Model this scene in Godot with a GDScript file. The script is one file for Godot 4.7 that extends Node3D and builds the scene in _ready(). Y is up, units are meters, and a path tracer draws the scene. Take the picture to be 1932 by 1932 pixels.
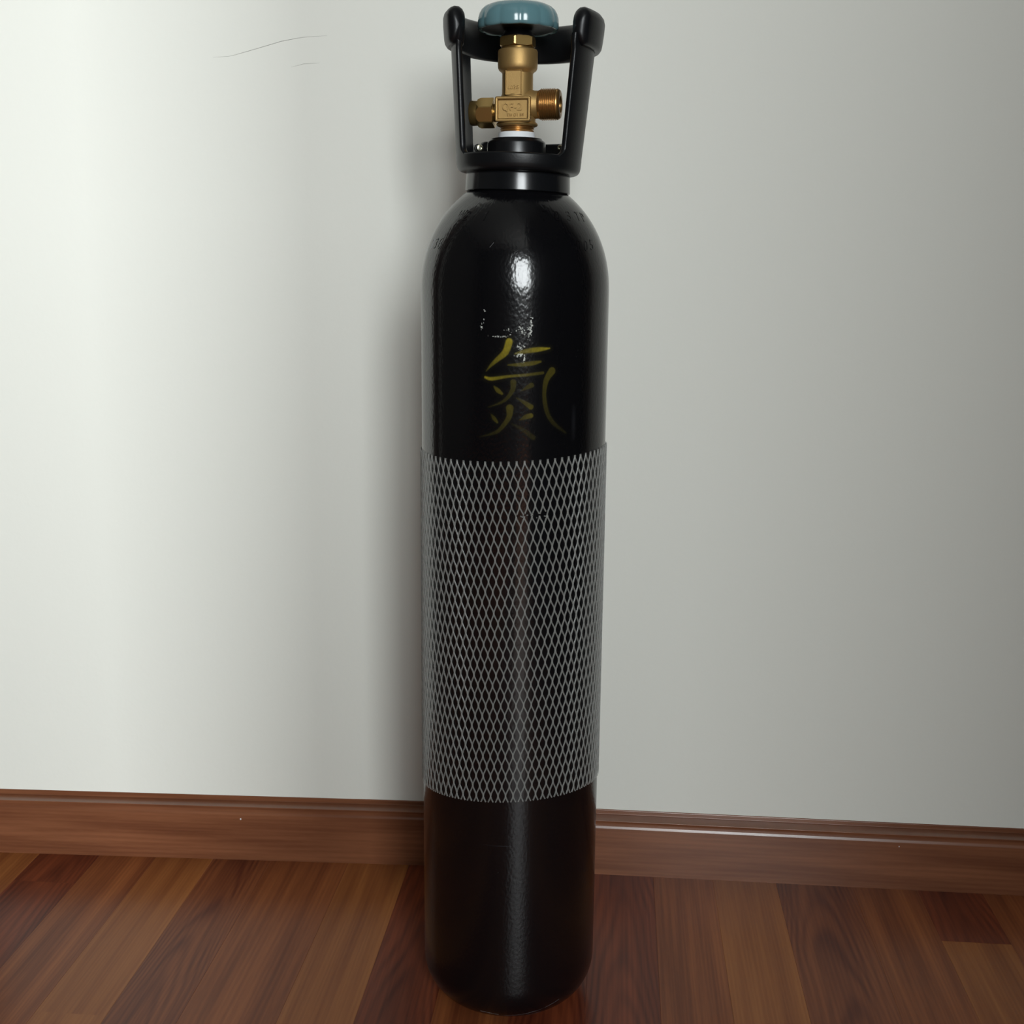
extends Node3D
# A black gas cylinder with a brass valve standing on a laminate floor in front of a white wall.

const R_BODY := 0.076
const WALL_Z := -0.2253          # face of the white wall right of the bend
const BOARD_Z := -0.2077         # face of the skirting board
const BEND_X := -0.10
const BEND := 0.0405
var rng := RandomNumberGenerator.new()
var M := {}

# ------------------------------------------------------------------ helpers
func numbered(called: String) -> String:
	return called

func mat(c: Color, rough: float, metal := 0.0, spec := 0.5) -> StandardMaterial3D:
	var m := StandardMaterial3D.new()
	m.albedo_color = c
	m.roughness = rough
	m.metallic = metal
	m.metallic_specular = spec
	return m

func rgb(r: float, g: float, b: float) -> Color:
	return Color(r / 255.0, g / 255.0, b / 255.0)

func obj(called: String, st: SurfaceTool, m: Material, parent: Node3D) -> MeshInstance3D:
	var o := MeshInstance3D.new()
	o.name = called
	o.mesh = st.commit()
	o.material_override = m
	o.cast_shadow = GeometryInstance3D.SHADOW_CASTING_SETTING_ON
	parent.add_child(o, true)
	return o

func struct(called: String, st: SurfaceTool, m: Material, label: String) -> MeshInstance3D:
	var o := obj(called, st, m, self)
	o.set_meta("kind", "structure")
	o.set_meta("label", label)
	return o

func begin() -> SurfaceTool:
	var st := SurfaceTool.new()
	st.begin(Mesh.PRIMITIVE_TRIANGLES)
	return st

func vert(st: SurfaceTool, p: Vector3, n: Vector3, uv: Vector2) -> void:
	st.set_normal(n)
	st.set_uv(uv)
	st.add_vertex(p)

# a triangle whose front side is the one its normals point to
func tri(st: SurfaceTool, a: Vector3, b: Vector3, c: Vector3, na: Vector3, nb: Vector3, nc: Vector3, ua := Vector2.ZERO, ub := Vector2.ZERO, uc := Vector2.ZERO) -> void:
	var g := (c - a).cross(b - a)
	if g.length_squared() < 1e-22:
		return
	if g.dot(na + nb + nc) >= 0.0:
		vert(st, a, na, ua)
		vert(st, b, nb, ub)
		vert(st, c, nc, uc)
	else:
		vert(st, a, na, ua)
		vert(st, c, nc, uc)
		vert(st, b, nb, ub)

func flat_quad(st: SurfaceTool, a: Vector3, b: Vector3, c: Vector3, d: Vector3, n: Vector3, ua := Vector2.ZERO, ub := Vector2.ZERO, uc := Vector2.ZERO, ud := Vector2.ZERO) -> void:
	tri(st, a, b, c, n, n, n, ua, ub, uc)
	tri(st, a, c, d, n, n, n, ua, uc, ud)

# profile of (radius, height) turned round the y axis; runs so that the outside lies to its right going up (normals follow)
func lathe(st: SurfaceTool, prof: PackedVector2Array, seg := 72, xf := Transform3D.IDENTITY, crease := 38.0, v_scale := 1.0) -> void:
	var n := prof.size()
	var nn: Array[Vector2] = []
	for i in n - 1:
		var d := (prof[i + 1] - prof[i]).normalized()
		nn.append(Vector2(d.y, -d.x))
	for i in n - 1:
		var n0 := nn[i]
		var n1 := nn[i]
		if i > 0 and rad_to_deg(nn[i].angle_to(nn[i - 1])) < crease and rad_to_deg(nn[i].angle_to(nn[i - 1])) > -crease:
			n0 = (nn[i] + nn[i - 1]).normalized()
		if i < n - 2 and rad_to_deg(nn[i].angle_to(nn[i + 1])) < crease and rad_to_deg(nn[i].angle_to(nn[i + 1])) > -crease:
			n1 = (nn[i] + nn[i + 1]).normalized()
		var p0 := prof[i]
		var p1 := prof[i + 1]
		for k in seg:
			var a0 := TAU * k / seg - PI
			var a1 := TAU * (k + 1) / seg - PI
			var d0 := Vector3(sin(a0), 0, cos(a0))
			var d1 := Vector3(sin(a1), 0, cos(a1))
			var q := [xf * (d0 * p0.x + Vector3(0, p0.y, 0)), xf * (d1 * p0.x + Vector3(0, p0.y, 0)), xf * (d1 * p1.x + Vector3(0, p1.y, 0)), xf * (d0 * p1.x + Vector3(0, p1.y, 0))]
			var m := [xf.basis * (d0 * n0.x + Vector3(0, n0.y, 0)), xf.basis * (d1 * n0.x + Vector3(0, n0.y, 0)), xf.basis * (d1 * n1.x + Vector3(0, n1.y, 0)), xf.basis * (d0 * n1.x + Vector3(0, n1.y, 0))]
			var u0 := float(k) / seg
			var u1 := float(k + 1) / seg
			tri(st, q[0], q[1], q[2], m[0], m[1], m[2], Vector2(u0, 1.0 - p0.y * v_scale), Vector2(u1, 1.0 - p0.y * v_scale), Vector2(u1, 1.0 - p1.y * v_scale))
			tri(st, q[0], q[2], q[3], m[0], m[2], m[3], Vector2(u0, 1.0 - p0.y * v_scale), Vector2(u1, 1.0 - p1.y * v_scale), Vector2(u0, 1.0 - p1.y * v_scale))

# rings of equally many points joined into a smooth skin; each ring is a closed loop unless open_ring
func skin(st: SurfaceTool, rings: Array, closed := false, caps := true) -> void:
	var nr := rings.size()
	var m: int = rings[0].size()
	var mid: Array[Vector3] = []
	for r in rings:
		var c := Vector3.ZERO
		for p in r:
			c += p
		mid.append(c / m)
	var nrm: Array = []
	for i in nr:
		var row := PackedVector3Array()
		var i0 := (i - 1 + nr) % nr if closed else maxi(i - 1, 0)
		var i1 := (i + 1) % nr if closed else mini(i + 1, nr - 1)
		for j in m:
			var du: Vector3 = rings[i1][j] - rings[i0][j]
			var dv: Vector3 = rings[i][(j + 1) % m] - rings[i][(j - 1 + m) % m]
			var n := du.cross(dv)
			row.append(n.normalized() if n.length_squared() > 1e-24 else (rings[i][j] - mid[i]).normalized())
		nrm.append(row)
	# one sign for the whole skin: the enclosed volume tells which side is out
	var vol := 0.0
	for i in (nr if closed else nr - 1):
		var i1 := (i + 1) % nr
		for j in m:
			var a: Vector3 = rings[i][j] - mid[i]
			vol += a.dot(nrm[i][j]) * (rings[i][(j + 1) % m] - rings[i][j]).length()
	var s := 1.0 if vol > 0 else -1.0
	for i in (nr if closed else nr - 1):
		var i1 := (i + 1) % nr
		for j in m:
			var j1 := (j + 1) % m
			tri(st, rings[i][j], rings[i][j1], rings[i1][j1], nrm[i][j] * s, nrm[i][j1] * s, nrm[i1][j1] * s)
			tri(st, rings[i][j], rings[i1][j1], rings[i1][j], nrm[i][j] * s, nrm[i1][j1] * s, nrm[i1][j] * s)
	if caps and not closed:
		for e in [0, nr - 1]:
			var out: Vector3 = (mid[e] - mid[1 if e == 0 else nr - 2]).normalized()
			for j in m:
				tri(st, mid[e], rings[e][j], rings[e][(j + 1) % m], out, out, out)

# box with rounded vertical edges and bevelled rims, about its centre
func rbox(st: SurfaceTool, c: Vector3, size: Vector3, r: float, bevel: float, xf := Transform3D.IDENTITY, axis := 1) -> void:
	var rings: Array = []
	var levels := []
	for k in 4:
		var a := PI / 2 * k / 3.0
		levels.append([-0.5 * size[axis] + bevel * (1 - sin(a)), bevel * (1 - cos(a))])
	for k in 4:
		var a := PI / 2 * (3 - k) / 3.0
		levels.append([0.5 * size[axis] - bevel * (1 - sin(a)), bevel * (1 - cos(a))])
	var ax := (axis + 1) % 3
	var ay := (axis + 2) % 3
	for l in levels:
		var ring := PackedVector3Array()
		var hx: float = size[ax] / 2 - l[1]
		var hy: float = size[ay] / 2 - l[1]
		var rr: float = maxf(r - l[1], 0.0002)
		for q in 4:
			var sx: float = [1, -1, -1, 1][q]
			var sy: float = [1, 1, -1, -1][q]
			for k in 5:
				var a := PI / 2 * (q + k / 4.0)
				var p := Vector3.ZERO
				p[ax] = sx * (hx - rr) + rr * cos(a)
				p[ay] = sy * (hy - rr) + rr * sin(a)
				p[axis] = l[0]
				ring.append(xf * (c + p))
		rings.append(ring)
	skin(st, rings)

func add_box(st: SurfaceTool, lo: Vector3, hi: Vector3, uv := 1.0) -> void:
	var c := [Vector3(lo.x, lo.y, lo.z), Vector3(hi.x, lo.y, lo.z), Vector3(hi.x, hi.y, lo.z), Vector3(lo.x, hi.y, lo.z), Vector3(lo.x, lo.y, hi.z), Vector3(hi.x, lo.y, hi.z), Vector3(hi.x, hi.y, hi.z), Vector3(lo.x, hi.y, hi.z)]
	for f in [[0, 1, 2, 3, Vector3(0, 0, -1)], [4, 5, 6, 7, Vector3(0, 0, 1)], [0, 3, 7, 4, Vector3(-1, 0, 0)], [1, 2, 6, 5, Vector3(1, 0, 0)], [0, 1, 5, 4, Vector3(0, -1, 0)], [3, 2, 6, 7, Vector3(0, 1, 0)]]:
		var n: Vector3 = f[4]
		var t := func(p: Vector3) -> Vector2: return (Vector2(p.x, -p.y) if absf(n.z) > 0.5 else (Vector2(p.z, -p.y) if absf(n.x) > 0.5 else Vector2(p.x, p.z))) * uv
		flat_quad(st, c[f[0]], c[f[1]], c[f[2]], c[f[3]], n, t.call(c[f[0]]), t.call(c[f[1]]), t.call(c[f[2]]), t.call(c[f[3]]))

func polar(deg: float, r: float, h: float) -> Vector3:
	return Vector3(sin(deg_to_rad(deg)) * r, h, cos(deg_to_rad(deg)) * r)

func wall_z(x: float, z0: float) -> float:
	var t := BEND_X - x
	# eased over 8 cm so that the wall bends without a crease
	if t > 0.04:
		return z0 + BEND * t
	if t < -0.04:
		return z0
	return z0 + BEND * (t + 0.04) * (t + 0.04) / 0.16

# ------------------------------------------------------------------ textures
func wood(w: int, h: int, light: Color, dark: Color, arch: float, seed_: int, rough_grain := 1.0) -> ImageTexture:
	var n := FastNoiseLite.new()
	n.seed = seed_
	n.noise_type = FastNoiseLite.TYPE_SIMPLEX_SMOOTH
	n.frequency = 1.0
	n.fractal_type = FastNoiseLite.FRACTAL_NONE
	var data := PackedByteArray()
	data.resize(w * h * 3)
	var i := 0
	for y in h:
		var v := float(y) / h
		for x in w:
			var u := float(x) / w
			var warp := n.get_noise_2d(u * 1.3, v * 5.0) * 0.16
			var g: float
			if arch > 0.0:
				# nested arches of flat-sawn grain
				var c := u - 0.47 + warp * 0.5
				g = v - c * c * 1.25 * arch + warp * 0.10
				g = 0.5 + 0.5 * sin(g * 92.0 + 2.6 * n.get_noise_2d(u * 1.5, v * 7.0 + 31.0))
				g = pow(g, 1.6) * (0.75 + 0.5 * n.get_noise_2d(u * 2.0 + 9.0, v * 9.0))
			else:
				g = 0.5 + 0.5 * sin((u + warp * 0.6) * 17.0 + n.get_noise_2d(u * 2.0, v * 2.0 + 20.0) * 2.4)
				g = g * 0.4 + 0.3
			var fine := n.get_noise_2d(u * 20.0, v * 6.0) * 0.2 + n.get_noise_2d(u * 70.0, v * 50.0) * 0.07
			var broad := n.get_noise_2d(u * 2.6 + 40.0, v * 2.4) * 0.26
			var t := clampf(0.26 + 0.42 * g + (fine + broad) * rough_grain, 0.0, 1.0)
			var c := light.lerp(dark, t)
			data[i] = int(c.r * 255.0)
			data[i + 1] = int(c.g * 255.0)
			data[i + 2] = int(c.b * 255.0)
			i += 3
	return ImageTexture.create_from_image(Image.create_from_data(w, h, false, Image.FORMAT_RGB8, data))

func noise_normal(size: int, freq: float, strength: float, seed_: int, octaves := 2) -> NoiseTexture2D:
	var n := FastNoiseLite.new()
	n.seed = seed_
	n.noise_type = FastNoiseLite.TYPE_SIMPLEX_SMOOTH
	n.frequency = freq
	n.fractal_octaves = octaves
	var t := NoiseTexture2D.new()
	t.width = size
	t.height = size
	t.seamless = true
	t.noise = n
	t.as_normal_map = true
	t.bump_strength = strength
	return t

const TEX := 2048
const BODY_H := 0.72

# brush strokes of the painted character: angle round the body (degrees), height (mm), quarter width (mm); first entry: paint cover at start and end
func strokes() -> Array:
	return [
		[Vector2(0.9, 0.4), Vector3(1.74, 583.3, 1.5), Vector3(-0.27, 575.5, 1.4), Vector3(-4.76, 570.0, 1.05), Vector3(-8.61, 565.3, 0.7), Vector3(-11.65, 560.6, 0.25)],
		[Vector2(0.5, 0.95), Vector3(5.24, 574.3, 0.5), Vector3(11.42, 576.3, 1.0), Vector3(18.42, 577.5, 1.05), Vector3(25.31, 578.3, 0.4)],
		[Vector2(0.48, 0.5), Vector3(1.17, 565.8, 0.35), Vector3(8.05, 566.1, 0.9), Vector3(14.99, 567.1, 1.0), Vector3(19.94, 568.3, 0.55)],
		[Vector2(0.9, 0.36), Vector3(-12.0, 556.0, 0.6), Vector3(-8.21, 555.0, 0.85), Vector3(1.23, 557.1, 0.65), Vector3(11.58, 558.3, 0.7), Vector3(21.48, 559.8, 0.7)],
		[Vector2(0.42, 0.14), Vector3(27.03, 561.1, 1.6), Vector3(23.74, 554.5, 1.25), Vector3(22.56, 545.8, 0.95), Vector3(23.03, 536.5, 1.0), Vector3(25.19, 527.1, 1.0), Vector3(29.5, 519.9, 0.9), Vector3(36.95, 512.8, 0.5)],
		[Vector2(0.4, 0.5), Vector3(-6.76, 549.3, 0.42), Vector3(-4.63, 546.4, 1.0), Vector3(-2.17, 543.9, 0.6)],
		[Vector2(0.34, 0.22), Vector3(4.36, 552.8, 1.3), Vector3(4.06, 547.3, 1.1), Vector3(1.33, 541.3, 0.85), Vector3(-2.82, 537.0, 0.65), Vector3(-10.27, 533.2, 0.25)],
		[Vector2(0.34, 0.28), Vector3(14.8, 550.5, 1.15), Vector3(11.67, 548.3, 0.8), Vector3(8.56, 546.0, 0.25)],
		[Vector2(0.24, 0.45), Vector3(6.18, 540.9, 0.4), Vector3(10.37, 537.7, 0.85), Vector3(14.6, 533.9, 1.2)],
		[Vector2(0.26, 0.4), Vector3(-8.44, 528.0, 0.35), Vector3(-6.64, 524.8, 0.9), Vector3(-4.85, 521.9, 0.55)],
		[Vector2(0.42, 0.16), Vector3(2.42, 533.0, 1.6), Vector3(2.12, 526.5, 1.2), Vector3(-0.98, 519.9, 1.0), Vector3(-5.52, 514.1, 0.8), Vector3(-15.35, 510.0, 0.25)],
		[Vector2(0.5, 0.26), Vector3(14.67, 527.2, 1.1), Vector3(11.51, 526.1, 1.05), Vector3(8.05, 523.8, 0.3)],
		[Vector2(0.16, 0.2), Vector3(3.55, 520.9, 0.35), Vector3(9.14, 517.3, 0.85), Vector3(16.25, 510.2, 1.1)],
	]

func put(im: Image, deg: float, mm: float, c: Color, a: float) -> void:
	var x := int((deg + 180.0) / 360.0 * TEX)
	var y := int((1.0 - mm / 1000.0 / BODY_H) * TEX)
	if x >= 0 and y >= 0 and x < TEX and y < TEX:
		im.set_pixel(x, y, im.get_pixel(x, y).lerp(c, a))

func body_texture() -> ImageTexture:
	var im := Image.create(TEX, TEX, false, Image.FORMAT_RGB8)
	var base := rgb(11, 11, 13)
	im.fill(base)
	var yellow := rgb(152, 137, 38)
	var mm_deg := TAU * R_BODY * 1000.0 / 360.0
	# the character, sprayed through a stencil: soft edges and a little overspray
	var list: Array = []
	for s in strokes():
		var fine: Array = [s[0]]
		for k in range(1, s.size() - 1):
			var p0: Vector3 = s[maxi(k - 1, 1)]
			var p1: Vector3 = s[k]
			var p2: Vector3 = s[k + 1]
			var p3: Vector3 = s[mini(k + 2, s.size() - 1)]
			for q in 3:
				fine.append(p1.cubic_interpolate(p2, p0, p3, q / 3.0))
		fine.append(s[s.size() - 1])
		list.append(fine)
	var n := FastNoiseLite.new()
	n.seed = 5
	n.frequency = 0.09
	var x0 := int((-20.0 + 180.0) / 360.0 * TEX)
	var x1 := int((42.0 + 180.0) / 360.0 * TEX)
	var y0 := int((1.0 - 0.590 / BODY_H) * TEX)
	var y1 := int((1.0 - 0.504 / BODY_H) * TEX)
	for y in range(y0, y1):
		var h := (1.0 - (y + 0.5) / TEX) * BODY_H * 1000.0
		for x in range(x0, x1):
			var p := Vector2(((x + 0.5) / TEX * 360.0 - 180.0) * mm_deg, h)
			var cover := 0.0
			var halo := 0.0
			for s in list:
				for k in range(1, s.size() - 1):
					var a: Vector3 = s[k]
					var b: Vector3 = s[k + 1]
					var pa := Vector2(a.x * mm_deg, a.y)
					var pb := Vector2(b.x * mm_deg, b.y)
					if absf(p.x - (pa.x + pb.x) * 0.5) > 9.5 or absf(p.y - (pa.y + pb.y) * 0.5) > 9.5:
						continue
					var ab := pb - pa
					var t := clampf((p - pa).dot(ab) / ab.length_squared(), 0.0, 1.0)
					var d := p.distance_to(pa + ab * t) - 2.0 * lerpf(a.z, b.z, t)
					var ink: float = lerpf(s[0].x, s[0].y, (k - 1 + t) / (s.size() - 2))
					cover = maxf(cover, ink * (1.0 - smoothstep(-1.0, 0.6, d)))
					halo = maxf(halo, ink * 0.09 * (1.0 - smoothstep(0.0, 3.6, d)))
			var al := clampf(maxf(cover * (0.93 + 0.14 * n.get_noise_2d(x, y)), halo), 0.0, 1.0)
			if al > 0.003:
				im.set_pixel(x, y, base.lerp(yellow, al))
	# flecks of old glue above and on the character
	rng.seed = 11
	var chalk := rgb(205, 208, 200)
	for spot in [[9.0, 592.0, 2.2, 5.0, 26], [13.2, 590.0, 1.6, 6.0, 34], [14.2, 597.0, 0.6, 5.0, 20], [8.0, 579.0, 2.6, 3.0, 26], [7.5, 573.5, 3.4, 1.6, 30], [10.6, 570.0, 0.7, 2.6, 14], [-4.0, 587.0, 6.0, 0.6, 22], [-14.5, 594.0, 1.2, 3.0, 9], [4.0, 592.0, 3.0, 4.0, 10], [-13.0, 603.0, 0.7, 6.0, 6]]:
		for k in int(spot[4]):
			var cx: float = spot[0] + rng.randfn() * spot[2] * 0.5
			var cy: float = spot[1] + rng.randfn() * spot[3] * 0.5
			var rx := rng.randf_range(0.15, 0.62)
			var ry := rng.randf_range(0.2, 0.95)
			var tone := rng.randf_range(0.25, 0.85)
			var yy := cy - ry
			while yy <= cy + ry:
				var xx := cx - rx
				while xx <= cx + rx:
					if pow((xx - cx) / rx, 2) + pow((yy - cy) / ry, 2) <= 1.0:
						put(im, xx, yy, chalk, tone)
					xx += 0.17
				yy += 0.34
	# grey rub mark low on the right, scuffs near the foot and loose specks
	var grey := rgb(120, 124, 128)
	for y in range(int((1.0 - 0.535 / BODY_H) * TEX), int((1.0 - 0.505 / BODY_H) * TEX)):
		for x in range(int((40.6 + 180.0) / 360.0 * TEX), int((44.6 + 180.0) / 360.0 * TEX)):
			var fx := sin(PI * clampf(((x + 0.5) / TEX * 360.0 - 180.0 - 40.6) / 4.0, 0.0, 1.0))
			var fy := sin(PI * clampf(((1.0 - (y + 0.5) / TEX) * BODY_H - 0.505) / 0.030, 0.0, 1.0))
			im.set_pixel(x, y, im.get_pixel(x, y).lerp(grey, maxf(0.0, fx * sqrt(fy) * (0.13 + 0.09 * n.get_noise_2d(x * 6.0, y * 0.5)))))
	for k in 130:
		var t := k / 130.0
		put(im, lerpf(-17.0, 6.0, t), 171.0 + rng.randf_range(-0.5, 0.5), grey, rng.randf_range(0.2, 0.8) * t)
	for k in 60:
		put(im, rng.randf_range(-70.0, 75.0), rng.randf_range(20.0, 640.0), chalk, rng.randf_range(0.1, 0.5))
	for arc in [[-22.0, 24.0, 5.0, 13.0], [-16.0, -2.0, 12.0, 10.0], [2.0, 42.0, 9.0, 20.0], [14.0, 30.0, 6.0, 9.0]]:
		for k in 1500:
			var t := rng.randf()
			put(im, lerpf(arc[0], arc[1], t), lerpf(arc[2], arc[3], t * t) + rng.randfn() * 0.4, grey, rng.randf_range(0.2, 0.7) * (0.4 + 0.6 * absf(sin(t * 9.0))))
	return ImageTexture.create_from_image(im)

# ------------------------------------------------------------------ materials
func make_materials() -> void:
	var paint := mat(Color.WHITE, 0.16, 0.0, 0.5)
	paint.albedo_texture = body_texture()
	var dull := Image.create(8, 256, false, Image.FORMAT_RGB8)
	for y in 256:
		var rough := lerpf(0.23, 0.16, smoothstep(0.30, 0.46, (1.0 - (y + 0.5) / 256.0) * BODY_H))
		dull.fill_rect(Rect2i(0, y, 8, 1), Color(rough, rough, rough))
	paint.roughness = 1.0
	paint.roughness_texture = ImageTexture.create_from_image(dull)
	paint.roughness_texture_channel = BaseMaterial3D.TEXTURE_CHANNEL_RED
	paint.normal_enabled = true
	paint.normal_texture = noise_normal(1024, 0.15, 0.9, 3, 2)
	paint.normal_scale = 0.17
	M.paint = paint
	M.stamp = mat(rgb(11, 11, 13), 0.15)
	M.black_metal = mat(rgb(13, 13, 15), 0.32)
	var pl := mat(rgb(15, 16, 18), 0.36, 0.0, 0.38)
	pl.normal_enabled = true
	pl.normal_texture = noise_normal(512, 0.12, 1.2, 8, 3)
	pl.normal_scale = 0.12
	pl.uv1_triplanar = true
	pl.uv1_scale = Vector3.ONE * 9.0
	M.plastic = pl
	M.collar = mat(rgb(17, 18, 20), 0.2)
	M.mesh = mat(Color(rgb(168, 169, 165), 0.38), 0.32, 0.0, 0.5)
	M.mesh.transparency = BaseMaterial3D.TRANSPARENCY_ALPHA
	M.mesh.rim_enabled = true
	M.mesh.rim = 0.5
	M.mesh.rim_tint = 0.0
	M.teal = mat(rgb(88, 122, 128), 0.16, 0.0, 0.5)
	var cast := mat(rgb(172, 140, 88), 0.5, 0.75)
	cast.normal_enabled = true
	cast.normal_texture = noise_normal(512, 0.2, 3.0, 21, 3)
	cast.normal_scale = 0.35
	cast.uv1_triplanar = true
	cast.uv1_scale = Vector3.ONE * 22.0
	M.cast_brass = cast
	M.brass = mat(rgb(182, 150, 92), 0.28, 0.9)
	M.thread_brass = mat(rgb(178, 136, 82), 0.32, 0.9)
	M.tape = mat(rgb(222, 224, 226), 0.6)
	M.steel = mat(rgb(190, 188, 170), 0.25, 0.95)
	var wl := mat(rgb(232, 232, 224), 0.7, 0.0, 0.3)
	wl.normal_enabled = true
	wl.normal_texture = noise_normal(512, 0.05, 2.0, 31, 3)
	wl.normal_scale = 0.08
	wl.uv1_triplanar = true
	wl.uv1_scale = Vector3.ONE * 4.0
	M.wall = wl
	M.room = mat(rgb(84, 82, 78), 0.8, 0.0, 0.3)  # unseen walls toned dark to keep bounce light down
	M.ceiling = mat(rgb(140, 140, 137), 0.85, 0.0, 0.2)  # ceiling out of view, greyed so that it bounces less light
	M.door = mat(rgb(52, 30, 20), 0.4)
	M.scratch = mat(rgb(165, 165, 158), 0.7)
	M.frame = mat(rgb(225, 225, 222), 0.4)
	M.planks = []
	for k in 4:
		var m := mat(Color.WHITE, 0.3, 0.0, 0.36)
		m.albedo_texture = [
			wood(128, 768, rgb(164, 104, 56), rgb(120, 67, 36), 0.0, 101),
			wood(128, 768, rgb(156, 93, 53), rgb(98, 50, 30), 0.0, 102),
			wood(128, 768, rgb(126, 63, 38), rgb(76, 33, 22), 0.8, 103),
			wood(128, 768, rgb(132, 76, 46), rgb(80, 37, 26), 1.0, 104)][k]
		M.planks.append(m)
	var bb := mat(Color.WHITE, 0.27, 0.0, 0.55)
	bb.albedo_texture = wood(128, 1024, rgb(146, 95, 66), rgb(96, 56, 37), 0.0, 55, 0.8)
	M.skirting = bb
	var gl := StandardMaterial3D.new()
	gl.albedo_color = Color(0.9, 0.95, 0.95, 0.06)
	gl.transparency = BaseMaterial3D.TRANSPARENCY_ALPHA
	gl.roughness = 0.02
	M.glass = gl

# ------------------------------------------------------------------ the room
const X0 := -2.2
const X1 := 2.2
const Z1 := 2.8
const H := 2.6
const OPENINGS := [[0.20, 1.14, 0.72, 2.04], [1.20, 1.48, 0.06, 1.1]]   # from, to, foot, head
const PANES := [[0.24, 0.56, 7.7], [0.60, 1.10, 7.7], [1.24, 1.44, 41.0]]   # from, to, light strength per pane, chosen to light the back wall

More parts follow.
